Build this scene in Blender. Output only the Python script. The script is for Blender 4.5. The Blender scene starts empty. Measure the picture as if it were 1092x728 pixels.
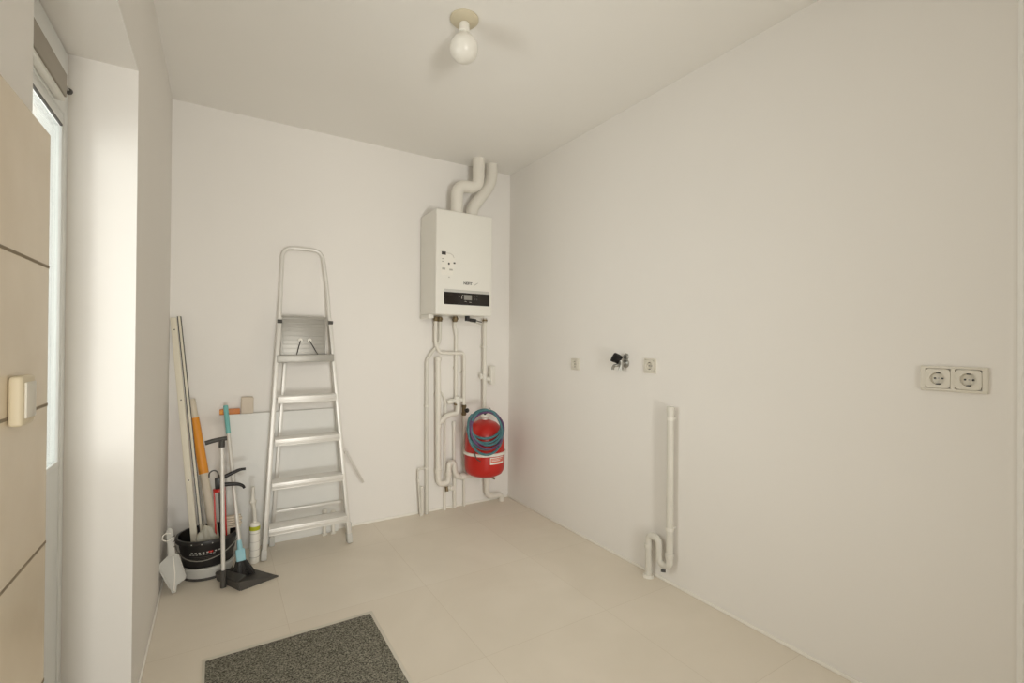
import bpy, bmesh, math, random
from mathutils import Vector, Matrix

random.seed(7)
V = Vector
COL = bpy.context.scene.collection
PI = math.pi


# ------------------------------------------------------------------ materials
def lin(c):
    return tuple((v / 255 / 12.92) if v / 255 <= 0.04045 else ((v / 255 + 0.055) / 1.055) ** 2.4 for v in c)


def mat(name, rgb, rough=0.5, metal=0.0, vary=0.0, scale=20.0, bump=0.0, spec=0.5, trans=0.0):
    m = bpy.data.materials.new(name)
    m.use_nodes = True
    nt = m.node_tree
    b = nt.nodes['Principled BSDF']
    c = lin(rgb)
    b.inputs['Base Color'].default_value = (*c, 1)
    b.inputs['Roughness'].default_value = rough
    b.inputs['Metallic'].default_value = metal
    b.inputs['Specular IOR Level'].default_value = spec
    b.inputs['Transmission Weight'].default_value = trans
    tc = nt.nodes.new('ShaderNodeTexCoord')
    nz = nt.nodes.new('ShaderNodeTexNoise')
    nz.inputs['Scale'].default_value = scale
    nz.inputs['Detail'].default_value = 4
    nt.links.new(tc.outputs['Object'], nz.inputs['Vector'])
    if vary > 0:
        mx = nt.nodes.new('ShaderNodeMix')
        mx.data_type = 'RGBA'
        mx.inputs[6].default_value = (*[v * (1 - vary) for v in c], 1)
        mx.inputs[7].default_value = (*[min(1, v * (1 + vary)) for v in c], 1)
        nt.links.new(nz.outputs['Fac'], mx.inputs[0])
        nt.links.new(mx.outputs[2], b.inputs['Base Color'])
    if bump > 0:
        bp = nt.nodes.new('ShaderNodeBump')
        bp.inputs['Strength'].default_value = bump
        bp.inputs['Distance'].default_value = 0.002
        nt.links.new(nz.outputs['Fac'], bp.inputs['Height'])
        nt.links.new(bp.outputs['Normal'], b.inputs['Normal'])
    return m


M = {}
M['plaster'] = mat('plaster', (246, 242, 236), 0.9, vary=0.012, scale=3, bump=0.05, spec=0.2)
M['ceiling'] = mat('ceiling_paint', (249, 246, 240), 0.9, vary=0.012, scale=3, spec=0.2)
M['sealant'] = mat('sealant', (251, 247, 238), 0.6)
M['bead'] = mat('white_corner_bead', (253, 251, 246), 0.5)
M['enamel'] = mat('white_enamel', (240, 237, 228), 0.3, vary=0.01)
M['pvc'] = mat('white_pvc', (238, 233, 222), 0.4, vary=0.02, scale=8)
M['pvc_grey'] = mat('grey_white_pipe', (226, 222, 211), 0.4, vary=0.03, scale=8)
M['plastic'] = mat('white_plastic', (238, 234, 224), 0.35, vary=0.01)
M['socket'] = mat('socket_plastic', (228, 222, 208), 0.35, vary=0.01)
M['cream'] = mat('cream_plastic', (226, 212, 182), 0.45, vary=0.02)
M['upvc'] = mat('window_frame', (242, 243, 240), 0.35, vary=0.01)
M['black'] = mat('black_plastic', (34, 32, 31), 0.4, vary=0.15)
M['jet'] = mat('jet_black_rubber', (22, 20, 19), 0.55, vary=0.1, spec=0.3)
M['charcoal'] = mat('charcoal_plastic', (74, 71, 67), 0.5, vary=0.1)
M['screen'] = mat('grey_screen', (150, 148, 140), 0.25)
M['glossy_black'] = mat('glossy_black', (33, 27, 23), 0.15, vary=0.05)
M['alu'] = mat('aluminium', (232, 229, 223), 0.42, metal=0.35, vary=0.05, scale=30)
M['alu_rib'] = mat('ribbed_aluminium', (176, 173, 166), 0.45, metal=0.5, vary=0.05, scale=30)
M['steel'] = mat('steel', (168, 166, 160), 0.35, metal=0.8)
M['chrome'] = mat('chrome', (205, 205, 202), 0.15, metal=1.0)
M['brass'] = mat('dull_brass', (128, 112, 84), 0.4, metal=0.6, vary=0.2, scale=60)
M['red'] = mat('red_enamel', (196, 36, 26), 0.3, vary=0.03)
M['red_label'] = mat('red_label', (226, 120, 100), 0.5)
M['label'] = mat('white_label', (244, 240, 230), 0.5)
M['grey_print'] = mat('grey_print', (186, 182, 172), 0.6)
M['dark_print'] = mat('dark_print', (62, 58, 54), 0.6)
M['teal'] = mat('teal_hose', (74, 122, 128), 0.3, vary=0.12, scale=30)
M['purple'] = mat('purple_hose', (104, 74, 112), 0.3, vary=0.12, scale=30)
M['pail_grey'] = mat('pail_grey', (205, 203, 196), 0.5, vary=0.03)
M['pan_grey'] = mat('pan_grey', (206, 204, 197), 0.5, vary=0.04)
M['orange'] = mat('orange_plastic', (243, 160, 52), 0.45, vary=0.06)
M['orange_dull'] = mat('orange_dull', (214, 132, 70), 0.5, vary=0.06)
M['batten'] = mat('white_painted_wood', (236, 228, 208), 0.5, vary=0.03, scale=12)
M['paper'] = mat('cream_paper', (226, 214, 194), 0.7, vary=0.03)
M['bag'] = mat('grey_bag', (176, 172, 158), 0.35, vary=0.08, scale=30)
M['turq'] = mat('turquoise_plastic', (128, 196, 192), 0.4, vary=0.03)
M['blue_pale'] = mat('pale_blue_plastic', (158, 210, 222), 0.4, vary=0.03)
M['lime'] = mat('lime_print', (186, 190, 40), 0.5)
M['clear'] = mat('milky_nozzle', (226, 222, 212), 0.3, vary=0.02)
M['whiteboard'] = mat('white_board', (242, 241, 236), 0.45, vary=0.01)
M['card'] = mat('beige_card', (222, 208, 190), 0.7, vary=0.03)
M['mat_edge'] = mat('mat_edge_rubber', (234, 228, 214), 0.7, vary=0.05)
M['cassette'] = mat('taupe_cassette', (158, 149, 134), 0.5, vary=0.02)
M['tile_grout'] = mat('wall_grout', (150, 136, 114), 0.8)
M['threshold'] = mat('threshold_stone', (120, 112, 96), 0.6, vary=0.1)
M['bulb'] = mat('opal_glass', (240, 236, 226), 0.3, spec=0.4)
M['rose'] = mat('ceiling_rose', (214, 203, 176), 0.45)


def floor_mat():
    m = bpy.data.materials.new('floor_tiles')
    m.use_nodes = True
    nt = m.node_tree
    b = nt.nodes['Principled BSDF']
    b.inputs['Roughness'].default_value = 0.42
    b.inputs['Specular IOR Level'].default_value = 0.35
    tc = nt.nodes.new('ShaderNodeTexCoord')
    mp = nt.nodes.new('ShaderNodeMapping')
    mp.inputs['Location'].default_value = (1.7301, 0.36, 0)
    nt.links.new(tc.outputs['Object'], mp.inputs['Vector'])
    br = nt.nodes.new('ShaderNodeTexBrick')
    br.offset = 0.0
    br.inputs['Scale'].default_value = 1.0
    br.inputs['Brick Width'].default_value = 0.6375
    br.inputs['Row Height'].default_value = 0.6375
    br.inputs['Mortar Size'].default_value = 0.0013
    br.inputs['Mortar Smooth'].default_value = 0.3
    br.inputs['Bias'].default_value = 0.0
    a, c, g = lin((243, 234, 219)), lin((240, 230, 214)), lin((228, 217, 199))
    br.inputs['Color1'].default_value = (*a, 1)
    br.inputs['Color2'].default_value = (*c, 1)
    br.inputs['Mortar'].default_value = (*g, 1)
    nt.links.new(mp.outputs['Vector'], br.inputs['Vector'])
    nz = nt.nodes.new('ShaderNodeTexNoise')
    nz.inputs['Scale'].default_value = 2.2
    nz.inputs['Detail'].default_value = 8
    nz.inputs['Distortion'].default_value = 0.8
    nt.links.new(tc.outputs['Object'], nz.inputs['Vector'])
    rp = nt.nodes.new('ShaderNodeValToRGB')
    rp.color_ramp.elements[0].position = 0.3
    rp.color_ramp.elements[0].color = (0.93, 0.925, 0.91, 1)
    rp.color_ramp.elements[1].position = 0.7
    rp.color_ramp.elements[1].color = (1, 1, 1, 1)
    nt.links.new(nz.outputs['Fac'], rp.inputs['Fac'])
    mx = nt.nodes.new('ShaderNodeMix')
    mx.data_type = 'RGBA'
    mx.blend_type = 'MULTIPLY'
    mx.inputs[0].default_value = 1
    nt.links.new(br.outputs['Color'], mx.inputs[6])
    nt.links.new(rp.outputs['Color'], mx.inputs[7])
    nt.links.new(mx.outputs[2], b.inputs['Base Color'])
    return m


def mat_pile():
    m = bpy.data.materials.new('speckled_pile')
    m.use_nodes = True
    nt = m.node_tree
    b = nt.nodes['Principled BSDF']
    b.inputs['Roughness'].default_value = 0.95
    b.inputs['Specular IOR Level'].default_value = 0.1
    tc = nt.nodes.new('ShaderNodeTexCoord')
    nz = nt.nodes.new('ShaderNodeTexNoise')
    nz.inputs['Scale'].default_value = 170
    nz.inputs['Detail'].default_value = 3
    nz.inputs['Roughness'].default_value = 0.7
    nt.links.new(tc.outputs['Object'], nz.inputs['Vector'])
    rp = nt.nodes.new('ShaderNodeValToRGB')
    rp.color_ramp.elements[0].position = 0.38
    rp.color_ramp.elements[0].color = (*lin((68, 67, 61)), 1)
    rp.color_ramp.elements[1].position = 0.66
    rp.color_ramp.elements[1].color = (*lin((182, 178, 162)), 1)
    nt.links.new(nz.outputs['Fac'], rp.inputs['Fac'])
    nt.links.new(rp.outputs['Color'], b.inputs['Base Color'])
    bp = nt.nodes.new('ShaderNodeBump')
    bp.inputs['Strength'].default_value = 0.5
    bp.inputs['Distance'].default_value = 0.004
    nt.links.new(nz.outputs['Fac'], bp.inputs['Height'])
    nt.links.new(bp.outputs['Normal'], b.inputs['Normal'])
    return m


def tile_mat():
    m = bpy.data.materials.new('beige_wall_tiles')
    m.use_nodes = True
    nt = m.node_tree
    b = nt.nodes['Principled BSDF']
    b.inputs['Roughness'].default_value = 0.25
    tc = nt.nodes.new('ShaderNodeTexCoord')
    nz = nt.nodes.new('ShaderNodeTexNoise')
    nz.inputs['Scale'].default_value = 3.5
    nz.inputs['Detail'].default_value = 5
    nt.links.new(tc.outputs['Object'], nz.inputs['Vector'])
    rp = nt.nodes.new('ShaderNodeValToRGB')
    rp.color_ramp.elements[0].position = 0.3
    rp.color_ramp.elements[0].color = (*lin((230, 213, 186)), 1)
    rp.color_ramp.elements[1].position = 0.7
    rp.color_ramp.elements[1].color = (*lin((243, 229, 206)), 1)
    nt.links.new(nz.outputs['Fac'], rp.inputs['Fac'])
    nt.links.new(rp.outputs['Color'], b.inputs['Base Color'])
    return m


def glass_mat():
    m = bpy.data.materials.new('window_glass')
    m.use_nodes = True
    nt = m.node_tree
    nt.nodes.remove(nt.nodes['Principled BSDF'])
    out = nt.nodes['Material Output']
    tr = nt.nodes.new('ShaderNodeBsdfTransparent')
    tr.inputs['Color'].default_value = (0.96, 0.98, 0.97, 1)
    gl = nt.nodes.new('ShaderNodeBsdfGlossy')
    gl.inputs['Roughness'].default_value = 0.02
    fr = nt.nodes.new('ShaderNodeFresnel')
    fr.inputs['IOR'].default_value = 1.45
    ml = nt.nodes.new('ShaderNodeMath')
    ml.operation = 'MULTIPLY'
    ml.inputs[1].default_value = 0.6
    nt.links.new(fr.outputs['Fac'], ml.inputs[0])
    ms = nt.nodes.new('ShaderNodeMixShader')
    nt.links.new(ml.outputs[0], ms.inputs['Fac'])
    nt.links.new(tr.outputs[0], ms.inputs[1])
    nt.links.new(gl.outputs[0], ms.inputs[2])
    nt.links.new(ms.outputs[0], out.inputs['Surface'])
    return m


M['floor'] = floor_mat()
M['pile'] = mat_pile()
M['tile'] = tile_mat()
M['glass'] = glass_mat()


# ------------------------------------------------------------------ geometry
class B:
    """collects shapes, in world coordinates, for ONE mesh object"""

    def __init__(self):
        self.bm = bmesh.new()

    def _join(self, tmp, mtx=None):
        if mtx is not None:
            bmesh.ops.transform(tmp, matrix=mtx, verts=tmp.verts)
        me = bpy.data.meshes.new('tmp')
        tmp.to_mesh(me)
        tmp.free()
        self.bm.from_mesh(me)
        bpy.data.meshes.remove(me)
        return self

    def box(self, lo, hi, bev=0.0, seg=2, mtx=None):
        lo, hi = V(lo), V(hi)
        t = bmesh.new()
        bmesh.ops.create_cube(t, size=1)
        s = hi - lo
        for v in t.verts:
            v.co = V((v.co.x * s.x, v.co.y * s.y, v.co.z * s.z)) + (lo + hi) / 2
        if bev > 0:
            bmesh.ops.bevel(t, geom=t.edges[:], offset=bev, segments=seg, profile=0.5, affect='EDGES')
        return self._join(t, mtx)

    def bar(self, a, b, w, h, side=(1, 0, 0), bev=0.0):
        """rectangular bar from a to b; w along side, h across it"""
        a, b = V(a), V(b)
        z = (b - a).normalized()
        x = V(side)
        x = (x - z * x.dot(z)).normalized()
        y = z.cross(x)
        m = Matrix((x, y, z)).transposed().to_4x4()
        m.translation = (a + b) / 2
        L = (b - a).length
        return self.box((-w / 2, -h / 2, -L / 2), (w / 2, h / 2, L / 2), bev, 2, m)

    def tube(self, pts, r, seg=14, fil=0.0, closed=False, n=7):
        pts = [V(p) for p in pts]
        if fil > 0 and not closed:
            out = [pts[0]]
            for i in range(1, len(pts) - 1):
                a, p, c = pts[i - 1], pts[i], pts[i + 1]
                d1, d2 = (a - p), (c - p)
                t = min(fil, d1.length * 0.49, d2.length * 0.49)
                s, e = p + d1.normalized() * t, p + d2.normalized() * t
                for k in range(n + 1):
                    u = k / n
                    out.append(s * (1 - u) ** 2 + p * 2 * u * (1 - u) + e * u * u)
            out.append(pts[-1])
            pts = out
        t = bmesh.new()
        N = len(pts)
        rings = []
        prev = None
        rr = r if callable(r) else (lambda u: r)
        for i, p in enumerate(pts):
            if closed:
                d = (pts[(i + 1) % N] - pts[i - 1]).normalized()
            else:
                d = (pts[min(i + 1, N - 1)] - pts[max(i - 1, 0)]).normalized()
            if prev is None:
                x = d.cross(V((0, 0, 1)))
                if x.length < 0.1:
                    x = d.cross(V((0, 1, 0)))
            else:
                x = prev - d * prev.dot(d)
            x.normalize()
            prev = x
            y = d.cross(x)
            R = rr(i / max(1, N - 1))
            rings.append([t.verts.new(p + (x * math.cos(2 * PI * k / seg) + y * math.sin(2 * PI * k / seg)) * R) for k in range(seg)])
        for i in range(N if closed else N - 1):
            A, C = rings[i], rings[(i + 1) % N]
            for k in range(seg):
                t.faces.new((A[k], A[(k + 1) % seg], C[(k + 1) % seg], C[k]))
        if not closed:
            t.faces.new(rings[0][::-1])
            t.faces.new(rings[-1])
        bmesh.ops.recalc_face_normals(t, faces=t.faces[:])
        return self._join(t)

    def lathe(self, prof, origin=(0, 0, 0), axis=(0, 0, 1), seg=32):
        """prof: (radius, height) pairs along axis"""
        t = bmesh.new()
        rings = []
        for (r, h) in prof:
            if r < 1e-6:
                rings.append([t.verts.new((0, 0, h))])
            else:
                rings.append([t.verts.new((r * math.cos(2 * PI * k / seg), r * math.sin(2 * PI * k / seg), h)) for k in range(seg)])
        for A, C in zip(rings, rings[1:]):
            for k in range(seg):
                k2 = (k + 1) % seg
                if len(A) == 1 and len(C) == 1:
                    continue
                if len(A) == 1:
                    t.faces.new((A[0], C[k2], C[k]))
                elif len(C) == 1:
                    t.faces.new((A[k], A[k2], C[0]))
                else:
                    t.faces.new((A[k], A[k2], C[k2], C[k]))
        for rg, flip in ((rings[0], True), (rings[-1], False)):
            if len(rg) > 2 and not (abs(prof[0][0] - prof[-1][0]) < 1e-6 and abs(prof[0][1] - prof[-1][1]) < 1e-6):
                t.faces.new(rg[::-1] if flip else rg)
        bmesh.ops.recalc_face_normals(t, faces=t.faces[:])
        q = V((0, 0, 1)).rotation_difference(V(axis).normalized())
        return self._join(t, Matrix.Translation(V(origin)) @ q.to_matrix().to_4x4())

    def cyl(self, a, b, r, r2=None, seg=20, bev=0.0):
        a, b = V(a), V(b)
        r2 = r if r2 is None else r2
        L = (b - a).length
        if bev > 0:
            prof = [(r - bev, 0), (r, bev), (r2, L - bev), (r2 - bev, L)]
        else:
            prof = [(r, 0), (r2, L)]
        return self.lathe(prof, a, b - a, seg)

    def prism(self, poly, o, x, y, thick, bev=0.0):
        """poly in the plane through o spanned by x, y; extruded along x cross y"""
        o, x, y = V(o), V(x).normalized(), V(y).normalized()
        nrm = x.cross(y)
        t = bmesh.new()
        lo = [t.verts.new(o + x * u + y * v) for u, v in poly]
        hi = [t.verts.new(o + x * u + y * v + nrm * thick) for u, v in poly]
        t.faces.new(lo[::-1])
        t.faces.new(hi)
        n = len(poly)
        for i in range(n):
            t.faces.new((lo[i], lo[(i + 1) % n], hi[(i + 1) % n], hi[i]))
        bmesh.ops.recalc_face_normals(t, faces=t.faces[:])
        if bev > 0:
            bmesh.ops.bevel(t, geom=t.edges[:], offset=bev, segments=2, profile=0.5, affect='EDGES')
        return self._join(t)

    def build(self, name, material, parent=None, angle=40):
        off = parent_world(parent)
        bmesh.ops.translate(self.bm, verts=self.bm.verts, vec=-off)
        me = bpy.data.meshes.new(name)
        self.bm.to_mesh(me)
        self.bm.free()
        me.polygons.foreach_set('use_smooth', [True] * len(me.polygons))
        me.set_sharp_from_angle(angle=math.radians(angle))
        me.materials.append(M[material])
        o = bpy.data.objects.new(name, me)
        COL.objects.link(o)
        if parent is not None:
            o.parent = parent
        return o


def parent_world(o):
    w = V((0, 0, 0))
    while o is not None:
        w = w + o.location
        o = o.parent
    return w


def tag(o, label, cat, group=None):
    o['label'] = label
    o['category'] = cat
    if group:
        o['group'] = group
    return o


def thing(name, label, cat, loc, group=None):
    o = bpy.data.objects.new(name, None)
    o.empty_display_size = 0.05
    COL.objects.link(o)
    o.location = loc
    return tag(o, label, cat, group)


def struct(name, b, material):
    o = b.build(name, material)
    o['kind'] = 'structure'
    return o


def text(body, size, o, x, y, depth, name, material, parent, align='LEFT', bold=0.0):
    cu = bpy.data.curves.new('t', 'FONT')
    cu.body = body
    cu.size = size
    cu.extrude = depth
    cu.offset = bold
    cu.align_x = align
    to = bpy.data.objects.new('t', cu)
    COL.objects.link(to)
    dg = bpy.context.evaluated_depsgraph_get()
    me = bpy.data.meshes.new_from_object(to.evaluated_get(dg))
    bpy.data.objects.remove(to)
    x, y = V(x).normalized(), V(y).normalized()
    m = Matrix((x, y, x.cross(y))).transposed().to_4x4()
    m.translation = V(o) - parent_world(parent)
    me.transform(m)
    me.materials.clear()
    me.materials.append(M[material])
    ob = bpy.data.objects.new(name, me)
    COL.objects.link(ob)
    ob.parent = parent
    return ob


# ------------------------------------------------------------------ the room
H = 2.6
YF = -5.0                     # the wall behind the camera
XL, XR = -2.235, 0.0
YW = -1.29                    # far jamb of the window recess
struct('floor', B().box((-2.75, YF - 0.12, -0.1), (0.12, 0.12, 0)), 'floor')
struct('ceiling', B().box((-2.75, YF - 0.12, H), (0.12, 0.12, H + 0.1)), 'ceiling')
struct('wall_back', B().box((-2.75, 0, 0), (0.12, 0.12, H)), 'plaster')
struct('wall_right', B().box((0, YF - 0.12, 0), (0.12, 0, H)), 'plaster')
struct('wall_left', B().box((-2.6, YW, 0), (XL, 0, H)).box((-2.6, -2.6, 2.13), (XL, YW, H)), 'plaster')
# nearer stretch of the left wall: plaster above, tiles below
struct('wall_left_upper', B().box((-2.42, YF, 1.673), (-2.318, -1.985, 2.13)).box((-2.42, YF, 2.13), (-2.318, -2.6, H)), 'plaster')
tl = B().box((-2.42, YF, 0), (-2.31, -1.90, 1.673), 0.002, 1)
tw = struct('wall_left_tiled', tl, 'tile')
gr = B()
for z in (0.222, 0.514, 0.806, 1.098, 1.390):
    gr.box((-2.3103, -4.9, z - 0.003), (-2.3094, -1.90, z + 0.003))
for y in (-2.195, -2.795, -3.395):
    gr.box((-2.3103, y - 0.0015, 0), (-2.3096, y + 0.0015, 1.67))
gr.build('grout_line', 'tile_grout', tw)
# wall behind the camera; its unseen opening is added to shape the fill light
OX0, OX1 = -2.26, -1.20       # added opening, its edges keep direct fill off the near right wall
struct('wall_front', B().box((-2.6, YF - 0.12, 2.3), (0.0, YF, H)).box((-2.6, YF - 0.12, 0), (OX0, YF, 2.3)).box((OX1, YF - 0.12, 0), (0.0, YF, 2.3)), 'plaster')
# sealant bead along the floor, read as a thin pale line
struct('baseboard_right', B().box((-0.008, -2.86, 0), (0.0, -0.0, 0.015), 0.003), 'sealant')
struct('baseboard_back', B().box((XL, -0.008, 0), (-0.0085, 0.0, 0.015), 0.003), 'sealant')
struct('baseboard_left', B().box((XL, YW, 0), (XL + 0.007, -0.0075, 0.011), 0.003), 'sealant')
struct('baseboard_reveal', B().box((-2.40, YW - 0.007, 0), (XL, YW, 0.011), 0.003), 'sealant')
# casing where the right wall ends beside the camera
struct('trim_1', B().cyl((-0.001, -2.885, 0.0), (-0.001, -2.885, H - 0.001), 0.0075, seg=20), 'bead')

# garden door / window in the recess on the left
w1 = struct('window_1', B()
            .box((-2.47, -1.326, 0.0), (-2.408, YW, 2.125), 0.003)
            .box((-2.47, -2.30, 0.0), (-2.408, -2.25, 2.125), 0.003)
            .box((-2.47, -2.25, 1.925), (-2.408, -1.326, 2.125), 0.003)
            .box((-2.465, -2.25, 0.02), (-2.412, -1.326, 0.850), 0.003), 'upvc')
B().box((-2.440, -1.3345, 0.850), (-2.411, -1.326, 1.925), 0.002).box((-2.440, -2.25, 0.850), (-2.411, -2.22, 1.925), 0.002) \
   .box((-2.440, -2.22, 0.850), (-2.411, -1.3345, 0.868), 0.002).box((-2.440, -2.22, 1.892), (-2.411, -1.3345, 1.925), 0.002).build('window_sash', 'upvc', w1)
B().box((-2.416, -2.22, 1.886), (-2.4105, -1.3345, 1.8915)).build('gasket', 'charcoal', w1)
B().box((-2.424, -2.22, 0.868), (-2.418, -1.3345, 1.8855)).build('pane', 'glass', w1)
struct('trim_2', B().box((-2.41, -1.9, 0.0), (-2.35, YW - 0.008, 0.006), 0.002), 'threshold')
# added window in that opening, out of view, passes the fill light
xm = (OX0 + OX1) / 2
w2 = struct('added_window', B().box((OX0, YF - 0.09, 0), (OX0 + 0.05, YF - 0.03, 2.3)).box((OX1 - 0.05, YF - 0.09, 0), (OX1, YF - 0.03, 2.3))
            .box((OX0 + 0.05, YF - 0.09, 0), (OX1 - 0.05, YF - 0.03, 0.06)).box((OX0 + 0.05, YF - 0.09, 2.24), (OX1 - 0.05, YF - 0.03, 2.3)), 'upvc')
B().box((OX0 + 0.05, YF - 0.064, 0.06), (OX1 - 0.05, YF - 0.056, 2.24)).build('pane', 'glass', w2)

# ------------------------------------------------------------------ roller blind on the window head
t = thing('roller_blind', 'taupe roller blind cassette mounted high over the left window', 'blind', (-2.40, -1.7, 1.94))
B().box((-2.4075, -2.15, 1.945), (-2.385, -1.415, 2.012), 0.002).build('cassette', 'cassette', t)
B().box((-2.4075, -2.15, 1.930), (-2.388, -1.418, 1.944), 0.003).build('bottom_rail', 'enamel', t)
k = B().cyl((-2.392, -1.415, 1.985), (-2.392, -1.372, 1.985), 0.004).build('crank_pin', 'steel', t)
B().lathe([(0.0, 0), (0.008, 0.003), (0.010, 0.010), (0.006, 0.016), (0, 0.018)], (-2.392, -1.372, 1.985), (0, 1, 0), 16).build('end_knob', 'charcoal', k)

# ------------------------------------------------------------------ cream switch on the tiles
t = thing('light_switch', 'cream surface-mounted light switch on the beige tiled wall', 'light switch', (-2.31, -2.097, 1.083))
B().box((-2.309, -2.132, 1.083), (-2.290, -2.062, 1.171), 0.006, 3).build('housing', 'cream', t)
B().box((-2.2905, -2.122, 1.096), (-2.2865, -2.072, 1.160), 0.0015).build('rocker', 'socket', t)

# ------------------------------------------------------------------ ceiling lamp
LX, LY = -1.134, -1.48
t = thing('ceiling_lamp', 'small opal ceiling bulb lamp on a round beige rose', 'ceiling lamp', (LX, LY, H))
B().lathe([(0.060, 0), (0.060, -0.006), (0.050, -0.016), (0.022, -0.020), (0, -0.020)], (LX, LY, H - 0.0005)).build('ceiling_rose', 'rose', t)
B().cyl((LX, LY, H - 0.020), (LX, LY, H - 0.058), 0.021, 0.023, bev=0.003).build('lamp_holder', 'plastic', t)
B().lathe([(0.018, -0.058), (0.022, -0.068), (0.040, -0.082), (0.055, -0.103), (0.060, -0.128), (0.055, -0.152), (0.040, -0.171), (0.02, -0.181), (0, -0.184)],
          (LX, LY, H)).build('bulb', 'bulb', t)

# ------------------------------------------------------------------ boiler
bx0, bx1, bz0, bz1, by = -0.763, -0.328, 1.430, 2.146, -0.300
t = thing('boiler', 'white wall-hung gas boiler with black control panel on back wall', 'boiler', ((bx0 + bx1) / 2, -0.01, bz0))
B().box((bx0, by + 0.022, bz0 + 0.004), (bx1, -0.012, bz1), 0.008, 3).build('casing', 'enamel', t)
fp = B().box((bx0, by, bz0), (bx1, by + 0.020, bz1 - 0.001), 0.009, 3).build('front_cover', 'enamel', t)
B().box((-0.700, by - 0.003, 1.586), (-0.352, by + 0.004, 1.606), 0.002).build('panel_lip', 'pail_grey', fp)
cp = B().box((-0.702, by - 0.004, 1.502), (-0.350, by + 0.004, 1.5855), 0.0015).build('control_panel', 'glossy_black', t)
B().box((-0.553, by - 0.0055, 1.538), (-0.493, by - 0.003, 1.573), 0.001).build('display', 'screen', cp)
for (dx, dz) in ((0.022, 0.010), (0.040, 0.010), (0.022, -0.010), (0.040, -0.010)):
    B().cyl((-0.493 + dx, by - 0.0035, 1.556 + dz), (-0.493 + dx, by - 0.0065, 1.556 + dz), 0.0055, seg=14).build('button', 'charcoal', cp)
for (x, z, w, h) in ((-0.592, 1.560, 0.006, 0.006), (-0.572, 1.552, 0.005, 0.016), (-0.568, 1.568, 0.010, 0.004), (-0.548, 1.527, 0.014, 0.003), (-0.512, 1.523, 0.016, 0.003)):
    B().box((x, by - 0.0048, z - h / 2), (x + w, by - 0.0038, z + h / 2)).build('printed_mark', 'grey_print', cp)
text('NEFIT', 0.026, (-0.556, by - 0.0004, 1.645), (1, 0, 0), (0, 0, 1), 0.0006, 'brand_lettering', 'dark_print', fp, bold=0.0006)
B().prism([(0, 0), (0.008, 0), (0.034, 0.017), (0.026, 0.017)], (-0.474, by - 0.0001, 1.645), (1, 0, 0), (0, 0, 1), 0.0008).build('brand_slash', 'grey_print', fp)
stk = B().prism([(-0.724, 1.700), (-0.640, 1.700), (-0.628, 1.78), (-0.622, 1.82), (-0.634, 1.845), (-0.724, 1.865)], (0, by, 0), (1, 0, 0), (0, 0, 1), 0.0008).build('sticker', 'label', t)
for (xa, za, xb, zb, mm) in ((-0.722, 1.836, -0.690, 1.858, 'dark_print'), (-0.674, 1.772, -0.662, 1.786, 'dark_print'), (-0.634, 1.781, -0.620, 1.792, 'dark_print'),
                             (-0.720, 1.806, -0.704, 1.812, 'grey_print'), (-0.720, 1.788, -0.706, 1.794, 'grey_print'), (-0.718, 1.735, -0.694, 1.748, 'grey_print'),
                             (-0.664, 1.733, -0.640, 1.744, 'grey_print'), (-0.670, 1.683, -0.662, 1.690, 'grey_print')):
    B().box((xa, by - 0.0016, za), (xb, by - 0.0008, zb)).build('sticker_print', mm, stk)
B().tube([(-0.688, by - 0.0012, 1.848), (-0.66, by - 0.0012, 1.849), (-0.638, by - 0.0012, 1.838), (-0.63, by - 0.0012, 1.82)], 0.0016, 6).build('sticker_arc', 'grey_print', stk)
B().box((bx0 - 0.004, -0.20, bz0 - 0.022), (bx0 + 0.030, -0.03, bz0 + 0.004), 0.003).build('bottom_duct', 'enamel', t)


def union(parent, x, y):
    """compression nut where a pipe meets the underside of the boiler"""
    B().cyl((x, y, bz0 - 0.0008), (x, y, bz0 - 0.036), 0.016, seg=6).cyl((x, y, bz0 - 0.010), (x, y, bz0 - 0.024), 0.020, seg=18).build('pipe_union', 'brass', parent)


union(t, -0.545, -0.15)
B().cyl((-0.455, -0.16, bz0 + 0.004), (-0.455, -0.16, bz0 - 0.03), 0.018).cyl((-0.455, -0.16, bz0 - 0.02), (-0.39, -0.17, bz0 - 0.028), 0.012).build('filling_tap', 'black', t)
B().bar((-0.40, -0.172, bz0 - 0.024), (-0.345, -0.18, bz0 - 0.038), 0.012, 0.007, (0, 1, 0), 0.002).build('tap_lever', 'charcoal', t)
B().tube([(-0.43, -0.12, bz0 + 0.004), (-0.42, -0.12, bz0 - 0.03), (-0.33, -0.11, bz0 - 0.045), (-0.285, -0.08, bz0 - 0.06)], 0.005, 10, 0.03).build('drain_hose', 'pvc_grey', t)

# flue and air pipes out of the top of the boiler
t = tag(B().tube([(-0.552, -0.172, 2.1465), (-0.552, -0.172, 2.376), (-0.378, -0.172, 2.376), (-0.378, -0.172, H + 0.01)], 0.043, 28, 0.095, n=10).build('flue_pipe', 'pvc', None, 60),
        'white flue pipe with two square bends, left one above the boiler', 'pipe')
B().cyl((-0.552, -0.172, 2.1465), (-0.552, -0.172, 2.175), 0.047, seg=28).build('collar', 'pvc', t)
t = tag(B().tube([(-0.406, -0.122, 2.1465), (-0.406, -0.122, 2.235), (-0.240, -0.122, 2.465), (-0.240, -0.122, H + 0.01)], 0.0445, 28, 0.07, n=10).build('air_pipe', 'pvc', None, 60),
        'white air pipe slanting up rightwards, right one above the boiler', 'pipe')
B().cyl((-0.240, -0.122, 2.53), (-0.240, -0.122, 2.55), 0.046, seg=28).build('collar', 'pvc', t)
B().cyl((-0.406, -0.122, 2.1465), (-0.406, -0.122, 2.170), 0.047, seg=28).build('collar', 'pvc', t)


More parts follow.
